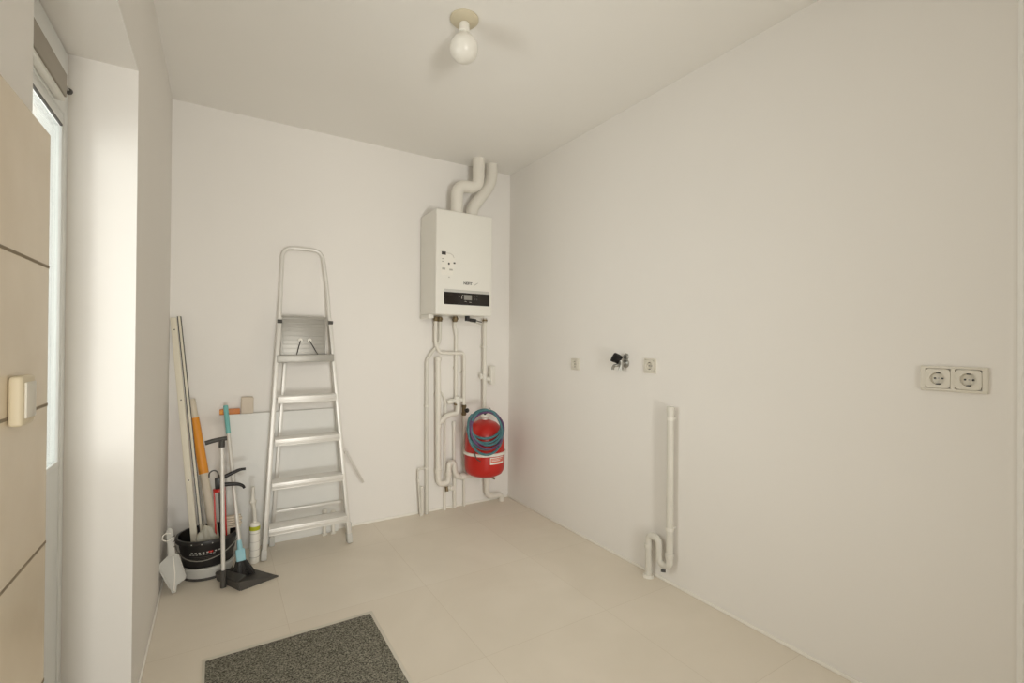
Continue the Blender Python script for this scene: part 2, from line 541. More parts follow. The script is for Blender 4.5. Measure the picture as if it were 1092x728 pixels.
# ------------------------------------------------------------------ pipework below the boiler
def clip(parent, x, y, z, r):
    """wall clip: back plate, stem and ring"""
    B().cyl((x, -0.0006, z), (x, y + r * 0.6, z), 0.005, seg=10).cyl((x, -0.0006, z), (x, -0.004, z), 0.012, seg=14) \
       .cyl((x, y, z - 0.007), (x, y, z + 0.007), r + 0.003, seg=16).build('pipe_clip', 'plastic', parent)


PG = 'pipes below the boiler'
# heating flow: down, across to the right, down to the floor through a valve
p = tag(B().tube([(-0.661, -0.062, 1.4285), (-0.661, -0.062, 1.235), (-0.628, -0.062, 1.163), (-0.430, -0.062, 1.163), (-0.428, -0.062, 0.77)], 0.0125, 14, 0.03).build('heating_pipe', 'pvc', None, 60),
        'white pipe jogging right below the boiler before dropping to the valve', 'pipe', PG)
B().tube([(-0.428, -0.062, 0.70), (-0.422, -0.060, 0.62), (-0.404, -0.020, 0.5), (-0.400, -0.020, -0.002)], 0.0095, 12, 0.03).build('lower_pipe', 'pvc', p)
vb = B().cyl((-0.428, -0.062, 0.695), (-0.428, -0.062, 0.775), 0.015, seg=16).cyl((-0.428, -0.062, 0.700), (-0.428, -0.062, 0.716), 0.020, seg=6).cyl((-0.428, -0.062, 0.756), (-0.428, -0.062, 0.772), 0.020, seg=6).build('valve', 'brass', p)
B().cyl((-0.428, -0.062, 0.736), (-0.428, -0.108, 0.738), 0.007, seg=10).lathe([(0, 0), (0.014, 0.002), (0.017, 0.012), (0.010, 0.022), (0, 0.024)], (-0.428, -0.104, 0.738), (0, -1, 0), 16).build('valve_knob', 'black', vb)
clip(p, -0.4285, -0.062, 1.02, 0.0125)
union(p, -0.661, -0.062)
# heating return: crosses behind to the left, down to the floor
p = tag(B().tube([(-0.617, -0.036, 1.4285), (-0.617, -0.036, 1.245), (-0.718, -0.036, 1.115), (-0.708, -0.036, -0.002)], 0.0125, 14, 0.03).build('heating_pipe', 'pvc_grey', None, 60),
        'leftmost full-height pipe below the boiler, crossing leftwards at its top', 'pipe', PG)
clip(p, -0.710, -0.036, 0.33, 0.0125)
union(p, -0.617, -0.036)
clip(p, -0.7145, -0.036, 0.78, 0.0125)
# third pipe with valve on its end
p = tag(B().tube([(-0.497, -0.032, 1.4285), (-0.497, -0.032, 1.345), (-0.484, -0.032, 1.325), (-0.481, -0.032, 0.83)], 0.013, 14, 0.02).build('water_pipe', 'pvc', None, 60),
        'middle white pipe dropping straight from the boiler into the white tee valve', 'pipe', PG)
B().cyl((-0.485, -0.032, 1.308), (-0.490, -0.032, 1.345), 0.017, seg=16).build('coupling', 'plastic', p)
vb = B().cyl((-0.481, -0.050, 0.84), (-0.479, -0.055, 0.775), 0.022, seg=18, bev=0.003).cyl((-0.44, -0.052, 0.812), (-0.525, -0.052, 0.806), 0.018, seg=16, bev=0.002).build('tee_valve', 'plastic', p)
B().cyl((-0.525, -0.052, 0.806), (-0.560, -0.052, 0.797), 0.020, 0.016, seg=14, bev=0.003).build('valve_cap', 'label', vb)
B().cyl((-0.506, -0.060, 0.785), (-0.506, -0.088, 0.783), 0.008, seg=10).build('valve_screw', 'brass', vb)
clip(p, -0.483, -0.032, 1.05, 0.013)
union(p, -0.497, -0.033)
# drain: thick pipe, siphon, run to the right and elbow into the floor
yd = -0.062
p = tag(B().tube([(-0.641, yd, 1.135), (-0.630, yd, 0.210), (-0.551, yd, 0.205), (-0.546, yd, 0.352), (-0.505, yd, 0.352), (-0.497, yd, 0.243), (-0.228, yd, 0.232), (-0.227, yd, 0.052), (-0.098, yd, 0.050), (-0.096, yd, -0.002)], 0.0205, 18, 0.055).build('drain_pipe', 'pvc', None, 60),
        'thick white drain pipe with a swan-neck siphon ending in a floor elbow', 'pipe', PG)
B().tube([(-0.478, -0.062, 0.778), (-0.478, -0.062, 0.712), (-0.562, -0.062, 0.710), (-0.632, -0.062, 0.650)], 0.0195, 16, 0.045).build('branch_pipe', 'pvc', p)
for (x, z, r) in ((-0.6312, 0.305, 0.026), (-0.6395, 1.118, 0.024), (-0.632, 0.63, 0.0235), (-0.548, 0.275, 0.025)):
    B().cyl((x, yd, z - 0.013), (x, yd, z + 0.013), r, seg=18, bev=0.003).build('coupling', 'pvc', p)
B().cyl((-0.455, yd, 0.2415), (-0.42, yd, 0.240), 0.026, seg=18, bev=0.003).build('coupling', 'pvc', p)
B().cyl((-0.227, yd, 0.15), (-0.227, yd, 0.20), 0.025, seg=18, bev=0.003).build('coupling', 'pvc', p)
cc = B().cyl((-0.548, yd - 0.005, 0.172), (-0.530, yd - 0.038, 0.176), 0.017, seg=16, bev=0.003).build('cleanout_cap', 'label', p)
B().cyl((-0.567, yd - 0.004, 0.184), (-0.567, yd - 0.014, 0.150), 0.012, seg=12).build('drain_plug', 'brass', p)
clip(p, -0.6355, yd, 0.86, 0.0205)
# thin pipe that hooks out of the wall
p = tag(B().tube([(-0.592, 0.004, 0.875), (-0.588, -0.022, 0.860), (-0.564, -0.026, 0.81), (-0.561, -0.026, -0.002)], 0.0085, 12, 0.03).build('thin_pipe', 'pvc', None, 60),
        'thin white pipe hooking out of the wall beside the thick drain pipe', 'pipe', PG)
B().cyl((-0.563, -0.026, 0.72), (-0.563, -0.026, 0.775), 0.0125, seg=14, bev=0.002).build('coupling', 'plastic', p)
# capped pipe
p = tag(B().tube([(-0.490, -0.020, 0.64), (-0.480, -0.020, -0.002)], 0.0125, 14).build('capped_pipe', 'pvc', None, 60),
        'short capped white pipe rising from the floor left of red vessel', 'pipe', PG)
B().lathe([(0.0155, 0), (0.0155, 0.03), (0.012, 0.036), (0, 0.038)], (-0.490, -0.020, 0.612)).build('end_cap', 'plastic', p)
# pipe on the right with tee and filter housing, ends in the vessel
p = tag(B().tube([(-0.257, -0.062, 1.4285), (-0.255, -0.062, 0.74), (-0.29, -0.14, 0.71), (-0.309, -0.165, 0.69)], 0.015, 14, 0.03).build('water_pipe', 'pvc', None, 60),
        'rightmost white pipe with a box-shaped valve, running down behind the hose', 'pipe', PG)
vb = B().cyl((-0.256, -0.062, 0.955), (-0.256, -0.062, 1.005), 0.021, seg=16, bev=0.003).cyl((-0.292, -0.074, 1.006), (-0.292, -0.074, 0.965), 0.010, seg=12).cyl((-0.256, -0.064, 0.975), (-0.296, -0.076, 0.985), 0.010, seg=12).build('tee_fitting', 'plastic', p)
B().cyl((-0.256, -0.062, 0.960), (-0.205, -0.062, 0.960), 0.0165, seg=16).cyl((-0.226, -0.062, 0.960), (-0.216, -0.062, 0.960), 0.021, seg=16).build('side_branch', 'plastic', vb)
B().box((-0.210, -0.082, 0.920), (-0.168, -0.040, 1.062), 0.006, 3).build('valve_box', 'plastic', p)
clip(p, -0.2565, -0.062, 1.21, 0.015)
union(p, -0.257, -0.062)
# thin loop and stub at the far left
p = tag(B().tube([(-0.722, -0.05, 0.334), (-0.782, -0.05, 0.334), (-0.778, -0.05, 0.25), (-0.762, -0.055, -0.002)], 0.0065, 10, 0.02).build('thin_pipe', 'pvc_grey', None, 60),
        'thin looped tube clipped low on the leftmost pipe', 'pipe', PG)
B().cyl((-0.779, -0.05, 0.245), (-0.779, -0.05, 0.265), 0.009, seg=12).build('coupling', 'plastic', p)
p = tag(B().tube([(-0.748, -0.040, 0.20), (-0.742, -0.036, -0.002)], 0.011, 12).build('stub_pipe', 'pvc', None, 60),
        'short stub pipe standing on the floor, left of all the full-height pipes', 'pipe', PG)
B().cyl((-0.748, -0.040, 0.185), (-0.7482, -0.040, 0.205), 0.0135, seg=12).build('end_cap', 'plastic', p)

# ------------------------------------------------------------------ expansion vessel
vx, vy = -0.309, -0.172
t = thing('expansion_vessel', 'red expansion vessel with white strap on the back wall', 'expansion vessel', (vx, vy, 0.25))
B().lathe([(0, 0.672), (0.04, 0.668), (0.085, 0.650), (0.118, 0.618), (0.138, 0.570), (0.146, 0.51), (0.148, 0.445), (0.148, 0.335), (0.144, 0.305), (0.130, 0.280), (0.10, 0.264), (0.05, 0.257), (0, 0.256)], (vx, vy, 0), seg=48).build('tank', 'red', t)
B().lathe([(0.149, 0.424), (0.157, 0.426), (0.157, 0.444), (0.149, 0.446), (0.149, 0.424)], (vx, vy, 0), seg=48).build('strap', 'label', t)
B().box((vx - 0.05, -0.03, 0.40), (vx + 0.05, -0.0005, 0.47), 0.003).build('wall_bracket', 'steel', t)
B().cyl((vx, vy, 0.668), (vx, vy, 0.690), 0.018, seg=16).lathe([(0, 0.735), (0.022, 0.730), (0.030, 0.715), (0.030, 0.690), (0.022, 0.684), (0, 0.684)], (vx, vy, 0), seg=20).build('top_valve', 'label', t)


def wrap(a0, a1, z0, z1, r, th, n=10):
    b = B()
    q = bmesh.new()
    rows = []
    for i in range(n + 1):
        a = math.radians(a0 + (a1 - a0) * i / n)
        c, s = math.cos(a), math.sin(a)
        rows.append([q.verts.new((vx + c * rr, vy + s * rr, z)) for rr, z in ((r, z0), (r, z1), (r + th, z1), (r + th, z0))])
    for A, C in zip(rows, rows[1:]):
        for k in range(4):
            q.faces.new((A[k], C[k], C[(k + 1) % 4], A[(k + 1) % 4]))
    q.faces.new(rows[0])
    q.faces.new(rows[-1][::-1])
    bmesh.ops.recalc_face_normals(q, faces=q.faces[:])
    return b._join(q)


lb = wrap(-103, -54, 0.368, 0.418, 0.1482, 0.001).build('warning_label', 'label', t)
wrap(-101, -56, 0.381, 0.412, 0.1492, 0.0005).build('label_print', 'red_label', lb)
wrap(-98, -70, 0.392, 0.396, 0.1497, 0.0004).build('label_line', 'label', lb)
wrap(-98, -62, 0.402, 0.405, 0.1497, 0.0004).build('label_line', 'label', lb)
B().cyl((-0.245, -0.155, 0.258), (-0.245, -0.155, 0.225), 0.010, seg=12).cyl((-0.245, -0.155, 0.232), (-0.215, -0.165, 0.215), 0.008, seg=10).build('bottom_valve', 'brass', t)


# coiled hose hung over the valve of the vessel
def coil(loops, phase, rx0, rz0, drz, dy, dx):
    pts = []
    n = 40
    for i in range(int(loops * n) + 1):
        k = i / n
        a = 2 * PI * k + phase
        rz = rz0 + drz * k
        rx = rx0 + 0.006 * math.sin(k * 2.1)
        w = math.sin(a)
        cz = 0.758 - rz + 0.006 * math.cos(k * 3)
        z = cz + rz * w
        y = -0.292 - (0.758 - z) * 0.20 + dy * k
        pts.append((vx - 0.078 + dx * k + rx * math.cos(a), y, z))
    return pts


t = thing('hose', 'coiled teal and purple filling hose hanging in front of the red vessel', 'hose', (vx, -0.31, 0.60))
B().tube(coil(2.6, PI * 0.75, 0.128, 0.094, 0.011, -0.011, 0.002), 0.0086, 10).tube([(x, y - 0.004, z) for x, y, z in coil(2.2, PI * 0.4, 0.134, 0.124, 0.016, -0.013, -0.004)], 0.0086, 10).build('teal_coil', 'teal', t)
B().tube([(x, y - 0.024, z - 0.004) for x, y, z in coil(1.6, PI * 0.6, 0.130, 0.112, 0.010, -0.008, 0.004)], 0.007, 8).build('purple_coil', 'purple', t)
B().cyl((-0.392, -0.305, 0.735), (-0.362, -0.318, 0.762), 0.013, seg=14, bev=0.002).build('hose_connector', 'black', t)
B().cyl((-0.362, -0.318, 0.762), (-0.345, -0.322, 0.770), 0.009, seg=12).build('hose_nozzle', 'steel', t)
B().tube([(-0.428, -0.28, 0.50), (-0.452, -0.29, 0.46), (-0.446, -0.30, 0.42), (-0.425, -0.325, 0.405)], 0.0035, 8, 0.02).build('loose_end', 'charcoal', t)

# ------------------------------------------------------------------ right wall: sockets, tap, standpipe trap


def socket_insert(t, y, z, s=0.062):
    """round earthed socket insert: square plate with deep round well"""
    pl = bmesh.new()
    R = 0.0205
    n = 32
    xs = -0.0128
    outer, inner, deep = [], [], []
    for k in range(n):
        a = 2 * PI * k / n
        c, sn = math.cos(a), math.sin(a)
        m = 1 / max(abs(c), abs(sn))
        m = min(m, 1.30)
        outer.append(pl.verts.new((xs, y + c * m * s / 2, z + sn * m * s / 2)))
        inner.append(pl.verts.new((xs, y + c * R, z + sn * R)))
        deep.append(pl.verts.new((-0.0015, y + c * (R - 0.001), z + sn * (R - 0.001))))
    back = [pl.verts.new((-0.0015, v.co.y, v.co.z)) for v in outer]
    for k in range(n):
        j = (k + 1) % n
        pl.faces.new((outer[k], outer[j], inner[j], inner[k]))
        pl.faces.new((inner[k], inner[j], deep[j], deep[k]))
        pl.faces.new((outer[j], outer[k], back[k], back[j]))
    pl.faces.new(deep)
    bmesh.ops.recalc_face_normals(pl, faces=pl.faces[:])
    o = B()._join(pl).build('socket_insert', 'socket', t, 30)
    for sg in (-1, 1):
        B().cyl((-0.0035, y + 0.0095 * sg, z), (-0.0018, y + 0.0095 * sg, z), 0.0028, seg=12).build('pin_hole', 'black', o)
        B().box((-0.0115, y - 0.004, z + 0.018 * sg - 0.0016), (-0.002, y + 0.004, z + 0.018 * sg + 0.0016)).build('earth_clip', 'charcoal', o)
    B().cyl((-0.0045, y, z), (-0.0018, y, z), 0.0022, seg=10).build('centre_screw', 'steel', o)
    return o


def frame(t, rect, holes):
    """cover frame built of bars around square openings"""
    y0, z0, y1, z1 = rect
    b = B()
    hs = holes[0][2]
    zc_ = holes[0][1]
    b.box((-0.0105, y0, z0), (-0.0003, y1, zc_ - hs), 0.002)
    b.box((-0.0105, y0, zc_ + hs), (-0.0003, y1, z1), 0.002)
    cuts = [y0] + [v for h in holes for v in (h[0] - hs, h[0] + hs)] + [y1]
    for i in range(0, len(cuts), 2):
        b.box((-0.0104, cuts[i], zc_ - hs - 0.001), (-0.0003, cuts[i + 1], zc_ + hs + 0.001))
    return b.build('frame', 'socket', t)


yc, zc = -2.735, 1.133
t = thing('double_socket', 'double wall socket in one white frame at right', 'socket', (0, yc, zc - 0.041))
frame(t, (yc - 0.0815, zc - 0.0405, yc + 0.0815, zc + 0.0405), [(yc - 0.037, zc, 0.0315), (yc + 0.037, zc, 0.0315)])
socket_insert(t, yc + 0.037, zc)
socket_insert(t, yc - 0.037, zc)
t = thing('wall_socket', 'single white wall socket right of the black tap', 'socket', (0, -1.484, 1.081))
frame(t, (-1.524, 1.081, -1.444, 1.161), [(-1.484, 1.121, 0.0315)])
socket_insert(t, -1.484, 1.121)
t = thing('wall_socket', 'small single white wall socket between the boiler and black tap', 'socket', (0, -0.848, 1.069))
frame(t, (-0.886, 1.067, -0.810, 1.143), [(-0.848, 1.105, 0.0295)])
socket_insert(t, -0.848, 1.105, 0.058)

t = thing('wall_tap', 'wall-mounted water tap with black cap on the right wall', 'tap', (0, -1.30, 1.13))
B().lathe([(0.026, 0), (0.026, 0.003), (0.018, 0.010), (0.012, 0.012)], (0, -1.300, 1.128), (-1, 0, 0), 24).lathe([(0.020, 0), (0.020, 0.003), (0.014, 0.010)], (0, -1.302, 1.166), (-1, 0, 0), 20).build('escutcheon', 'steel', t)
B().cyl((-0.008, -1.300, 1.128), (-0.052, -1.300, 1.128), 0.011, seg=16).cyl((-0.040, -1.300, 1.104), (-0.040, -1.300, 1.145), 0.0125, seg=16).cyl((-0.040, -1.300, 1.090), (-0.040, -1.300, 1.106), 0.015, seg=6).build('tap_body', 'steel', t)
B().tube([(-0.052, -1.298, 1.122), (-0.060, -1.290, 1.116), (-0.066, -1.272, 1.116), (-0.066, -1.262, 1.100), (-0.066, -1.262, 1.090)], 0.0085, 12, 0.01).build('spout', 'steel', t)
B().lathe([(0.007, 0), (0.010, 0.010), (0.036, 0.030), (0.037, 0.036), (0.022, 0.054), (0.006, 0.068), (0, 0.069)], (-0.046, -1.286, 1.122), (-0.25, 0.16, 0.9), 14).build('tap_cap', 'jet', t)

xt = -0.040
t = tag(B().tube([(xt, -1.651, 0.915), (xt, -1.651, 0.105), (xt, -1.588, 0.100), (xt, -1.583, 0.226), (xt, -1.514, 0.226), (xt, -1.512, -0.001)], 0.0178, 18, 0.036).build('standpipe', 'pvc_grey', None, 60),
        'tall white standpipe with a U trap on the right wall', 'pipe')
B().cyl((xt, -1.651, 0.895), (xt, -1.651, 0.920), 0.0198, seg=18).build('rim', 'pvc_grey', t)
for (y, z) in ((-1.651, 0.165), (-1.512, 0.165)):
    B().cyl((xt, y, z - 0.012), (xt, y, z + 0.012), 0.0215, seg=18, bev=0.003).build('coupling', 'pvc_grey', t)
B().cyl((xt, -1.512, 0.0), (xt, -1.512, 0.014), 0.030, 0.026, seg=20).build('floor_collar', 'pvc', t)
for z in (0.86, 0.30):
    B().cyl((0.001, -1.651, z), (xt + 0.012, -1.651, z), 0.006, seg=10).cyl((xt, -1.651, z - 0.008), (xt, -1.651, z + 0.008), 0.0205, seg=18).build('pipe_clip', 'plastic', t)
B().lathe([(0, 0), (0.012, 0.001), (0.012, 0.014), (0, 0.015)], (xt - 0.012, -1.622, 0.087), (-0.4, -0.3, -0.85), 14).build('drain_plug', 'charcoal', t)

# ------------------------------------------------------------------ entrance mat
t = thing('door_mat', 'dark grey speckled entrance mat with pale edging on the floor', 'mat', (-1.715, -1.55, 0))
B().box((-2.042, -2.08, 0.0), (-1.390, -1.090, 0.006), 0.003).build('edging', 'mat_edge', t)
B().box((-2.032, -2.064, 0.0062), (-1.406, -1.116, 0.010), 0.003).build('pile', 'pile', t)

# ------------------------------------------------------------------ step ladder, folded and leaning
K = 0.214 / 1.79


def LP(x, z, off=0.0):
    """point on the ladder's leaning plane; off = towards the room"""
    return V((x, -0.254 + K * z - off, z))


t = thing('step_ladder', 'folded aluminium step ladder leaning on the back wall', 'ladder', (-1.54, -0.254, 0))


def lx(z):        # stile centre lines (slightly leaning left as a whole)
    u = z / 1.37
    return (-1.773 + 0.085 * u, -1.300 - 0.098 * u)


for s in (0, 1):
    a, b = LP(lx(0.03)[s], 0.03), LP(lx(1.385)[s], 1.385)
    st = B().bar(a, b, 0.024, 0.052, (1, 0, 0), 0.004)
    so = st.build('stile', 'alu', t)
    foot = B().bar(LP(lx(0.0)[s], 0.0012), LP(lx(0.055)[s], 0.058), 0.030, 0.058, (1, 0, 0), 0.004).build('foot', 'pail_grey', so)
    B().cyl(LP(lx(1.36)[s] - 0.013, 1.36, 0.026), LP(lx(1.36)[s] + 0.013, 1.36, 0.026), 0.011, seg=14).build('rivet', 'charcoal', so)
hz = [LP(-1.690, 1.34, 0.012), LP(-1.678, 1.60, 0.0), LP(-1.668, 1.822, 0.0), LP(-1.440, 1.824, 0.0), LP(-1.412, 1.60, 0.0), LP(-1.400, 1.34, 0.012)]
B().tube(hz, 0.0125, 16, 0.065, n=10).build('guard_rail', 'alu', t)
for z, dz in ((0.902, 0), (0.660, 0), (0.417, 0), (0.170, 0)):
    l, r = lx(z)
    l, r = l + 0.012, r - 0.012
    b = B()
    y0 = -0.254 + K * z
    # flat tread, level, with a ribbed front lip
    b.box((l, y0 - 0.066, z + 0.004), (r, y0 + 0.040, z + 0.012), 0.002)
    b.box((l, y0 - 0.069, z - 0.026), (r, y0 - 0.063, z + 0.012), 0.001)
    b.box((l, y0 - 0.0715, z - 0.010), (r, y0 - 0.067, z - 0.002), 0.001)
    b.box((l, y0 - 0.0715, z - 0.026), (r, y0 - 0.060, z - 0.021), 0.001)
    b.box((l, y0 + 0.034, z - 0.018), (r, y0 + 0.040, z + 0.012), 0.001)
    for k in range(6):
        b.box((l, y0 - 0.054 + k * 0.015, z + 0.012), (r, y0 - 0.050 + k * 0.015, z + 0.0132))
    b.build('tread', 'alu', t)
# platform, folded up flat between the stiles
pz0, pz1 = 1.150, 1.392
b = B()
up = (LP(0, 1) - LP(0, 0)).normalized()
l0, r0 = -1.682, -1.422
b.bar(LP((l0 + r0) / 2, pz0, 0.004), LP((l0 + r0) / 2, pz1, 0.004), r0 - l0, 0.012, (1, 0, 0), 0.002)
for k in range(9):
    z = pz0 + 0.020 + k * 0.026
    b.bar(LP(l0 + 0.004, z, 0.0115), LP(r0 - 0.004, z, 0.0115), 0.004, 0.004, (0, 0, 1), 0.001)
for x in (l0 + 0.004, r0 - 0.004):
    b.bar(LP(x, pz0, 0.012), LP(x, pz1, 0.012), 0.010, 0.012, (1, 0, 0), 0.002)
po = b.build('platform', 'alu_rib', t)
B().bar(LP(l0 - 0.022, 1.134, 0.018), LP(r0 + 0.042, 1.138, 0.018), 0.030, 0.046, (0, 1, 0), 0.004).build('front_lip', 'alu_rib', po)
for (xa, xb) in ((-1.574, -1.598), (-1.522, -1.472)):
    B().cyl(LP(xa, 1.247, 0.012), LP(xa, 1.247, 0.024), 0.012, seg=14).build('hook_plate', 'label', po)
    B().tube([LP(xa, 1.245, 0.026), LP(xb, 1.152, 0.030)], 0.0028, 8).build('cord', 'charcoal', po)
# rear legs folded in behind
for xa, xb in ((-1.645, -1.715), (-1.372, -1.262)):
    lg = B().bar((xa, -0.060, 1.20), (xb, -0.070, 0.02), 0.022, 0.022, (1, 0, 0), 0.003).build('rear_leg', 'alu', t)
    B().bar((xb, -0.0702, 0.0), (xb, -0.0700, 0.055), 0.030, 0.030, (1, 0, 0), 0.004).build('foot', 'pail_grey', lg)
B().bar((-1.70, -0.0695, 0.20), (-1.285, -0.0695, 0.20), 0.018, 0.014, (0, 0, 1), 0.002).build('rear_brace', 'alu', t)
B().bar((-1.302, -0.158, 0.535), (-1.172, -0.075, 0.305), 0.014, 0.006, (1, 0, 0), 0.002).cyl((-1.302, -0.165, 0.535), (-1.306, -0.15, 0.535), 0.010, seg=12).build('stay_bar', 'alu', t)

for x, h_, lb in ((-1.412, 0.165, 'left'), (-1.360, 0.150, 'right')):
    p = tag(B().cyl((x, -0.062, 0.0), (x, -0.062, h_ - 0.02), 0.011, seg=14).build('stub_pipe', 'pvc'), 'white capped pipe stub on the floor behind the ladder, %s one of two' % lb, 'pipe', 'pipe stubs behind the ladder')
    B().lathe([(0.0155, 0), (0.0155, 0.026), (0.011, 0.032), (0, 0.033)], (x, -0.062, h_ - 0.033)).build('end_cap', 'label', p)
    B().cyl((x, -0.062, 0.0005), (x, -0.062, 0.012), 0.019, seg=16, bev=0.003).build('floor_collar', 'pvc', p)

# ------------------------------------------------------------------ the corner: bucket and what stands in it
cx, cy = -2.038, -0.250
t = thing('tub', 'low pale grey tub under the black bucket in the corner', 'tub', (cx, cy, 0))
B().lathe([(0.0, 0.010), (0.104, 0.010), (0.104, 0.001), (0.112, 0.001), (0.116, 0.012), (0.124, 0.058), (0.131, 0.060), (0.131, 0.068), (0.119, 0.068), (0.112, 0.016), (0, 0.016)], (cx, cy, 0), seg=48).build('body', 'pail_grey', t)
B().lathe([(0.113, 0.0005), (0.117, 0.0005), (0.1185, 0.014), (0.1155, 0.014), (0.113, 0.0005)], (cx, cy, 0), seg=48).build('base_shade', 'charcoal', t)  # dark ring stands in for the shadow under the tub
t = thing('bucket', 'black builder bucket full of tools in the left corner', 'bucket', (cx, cy, 0.017))
B().lathe([(0, 0.018), (0.105, 0.018), (0.1085, 0.030), (0.130, 0.170), (0.137, 0.205), (0.133, 0.205), (0.126, 0.170), (0.103, 0.026), (0, 0.026)], (cx, cy, 0), seg=48).build('body', 'black', t)
B().lathe([(0.135, 0.190), (0.145, 0.190), (0.147, 0.200), (0.144, 0.212), (0.134, 0.212), (0.135, 0.190)], (cx, cy, 0), seg=48).build('rim', 'black', t)
for z in (0.118, 0.126):
    r = 0.1085 + (0.130 - 0.1085) * (z - 0.03) / 0.14
    B().lathe([(r, z - 0.002), (r + 0.003, z), (r, z + 0.002), (r, z - 0.002)], (cx, cy, 0), seg=48).build('ridge', 'charcoal', t)
hp = []
for i in range(17):
    a = -0.25 - (PI - 0.5) * i / 16
    rr = 0.147 + 0.002
    u = math.sin(PI * i / 16)
    hp.append((cx + rr * math.cos(a), cy + rr * math.sin(a), 0.196 - 0.10 * u ** 0.8 * (0.55 + 0.45 * i / 16)))
B().tube(hp, 0.0026, 8).build('wire_handle', 'steel', t)


def on_bucket(a_deg, z, w, h, name, material):
    a = math.radians(a_deg)
    r = 0.1085 + (0.130 - 0.1085) * (z - 0.03) / 0.14
    d = V((math.cos(a), math.sin(a), 0))
    s = V((-d.y, d.x, 0))
    up_ = (V((0, 0, 1)) + d * 0.153).normalized()
    o = V((cx, cy, z)) + d * (r + 0.0002)
    return B().prism([(-w / 2, -h / 2), (w / 2, -h / 2), (w / 2, h / 2), (-w / 2, h / 2)], o, s, up_, 0.0012).build(name, material, t)


for i, a in enumerate(range(-122, -60, 8)):
    on_bucket(a, 0.150, 0.009, 0.006, 'printed_mark', 'pail_grey')
on_bucket(-84, 0.151, 0.020, 0.009, 'red_emblem', 'red')
for a in range(-126, -76, 7):
    on_bucket(a, 0.140, 0.010, 0.0025, 'printed_mark', 'pail_grey')
for a in (-118, -100, -82, -66):
    a_ = math.radians(a)
    B().lathe([(0.003, 0), (0, 0.001)], (cx + 0.1475 * math.cos(a_), cy + 0.1475 * math.sin(a_), 0.200), (math.cos(a_), math.sin(a_), 0), 8).build('rim_stud', 'pail_grey', t)

# battens leaning from the bucket into the corner
A0, A1 = V((-2.086, -0.268, 0.032)), V((-2.2175, -0.020, 1.366))
b = B().bar(A0, A1, 0.031, 0.010, (1, 0, 0), 0.002)
t = tag(b.build('batten', 'batten'), 'wider cream batten with screw holes leaning in the left corner', 'batten', 'battens leaning in the corner')
d = (A1 - A0)
for u in (0.10, 0.34, 0.66, 0.95):
    c = A0 + d * u + V((0, -0.0045, 0))
    B().cyl(c, c + V((0, -0.0012, 0)), 0.0035, seg=10).build('screw_hole', 'charcoal', t)
B0, B1 = V((-2.050, -0.262, 0.032)), V((-2.1905, -0.020, 1.374))
b = B().bar(B0, B1, 0.012, 0.010, (1, 0, 0), 0.002)
t = tag(b.build('batten', 'batten'), 'narrow cream batten with black edge strips beside the wider batten', 'batten', 'battens leaning in the corner')
for s in (-1, 1):
    o = V((0.0080 * s, -0.001, 0))
    B().bar(B0 + o, B1 + o, 0.0034, 0.010, (1, 0, 0)).build('edge_strip', 'black', t)

# long paper roll with an orange wrap
R0, R1 = V((-1.990, -0.235, 0.040)), V((-2.128, -0.030, 0.905))
d = R1 - R0
t = tag(B().tube([R0, R0 + d * 0.3, R0 + d * 0.6, R1], lambda u: 0.024 - 0.006 * u, 18).build('paper_roll', 'paper'),
        'cream paper roll with an orange wrap leaning out of the black bucket', 'roll')
B().tube([R0 + d * 0.53, R0 + d * 0.7, R0 + d * 0.88], lambda u: 0.0245 - 0.003 * u, 18).build('orange_wrap', 'orange', t)
# thin metal rod
t = tag(B().tube([(-2.032, -0.315, 0.034), (-2.082, -0.250, 0.52)], 0.0035, 8).build('metal_rod', 'steel'), 'thin bent metal rod standing in the black bucket beside the battens', 'rod')

# crumpled grey bag
g = bmesh.new()
bmesh.ops.create_icosphere(g, subdivisions=4, radius=1)
for v in g.verts:
    x, y, z = v.co
    n = 0.10 * math.sin(7 * x + 3 * z) + 0.08 * math.sin(9 * y - 5 * z + 1) + 0.05 * math.sin(17 * z + 11 * x)
    taper = 1.0 - 0.30 * (z * 0.5 + 0.5)
    v.co = V((-2.046 + x * 0.052 * taper * (1 + n), -0.330 + y * 0.020 * (1 + n), 0.185 + z * 0.088 * (1 + 0.4 * n)))
t = tag(B()._join(g).build('plastic_bag', 'bag'), 'crumpled grey plastic bag poking out of the black bucket', 'bag')

# folded papers on the right of the bucket
pb = B()
for k in range(3):
    pb.box((-1.976, -0.262 + k * 0.010, 0.05), (-1.938, -0.255 + k * 0.010, 0.225), 0.002)
for k in range(5):
    pb.box((-1.968 + 0.003 * (k % 2), -0.264, 0.2145 + k * 0.013), (-1.886 + 0.006 * (k % 2), -0.234, 0.224 + k * 0.0135), 0.003)
t = tag(pb.build('paper_bundle', 'paper'), 'cream folded paper bundle standing at the right side of bucket', 'paper')

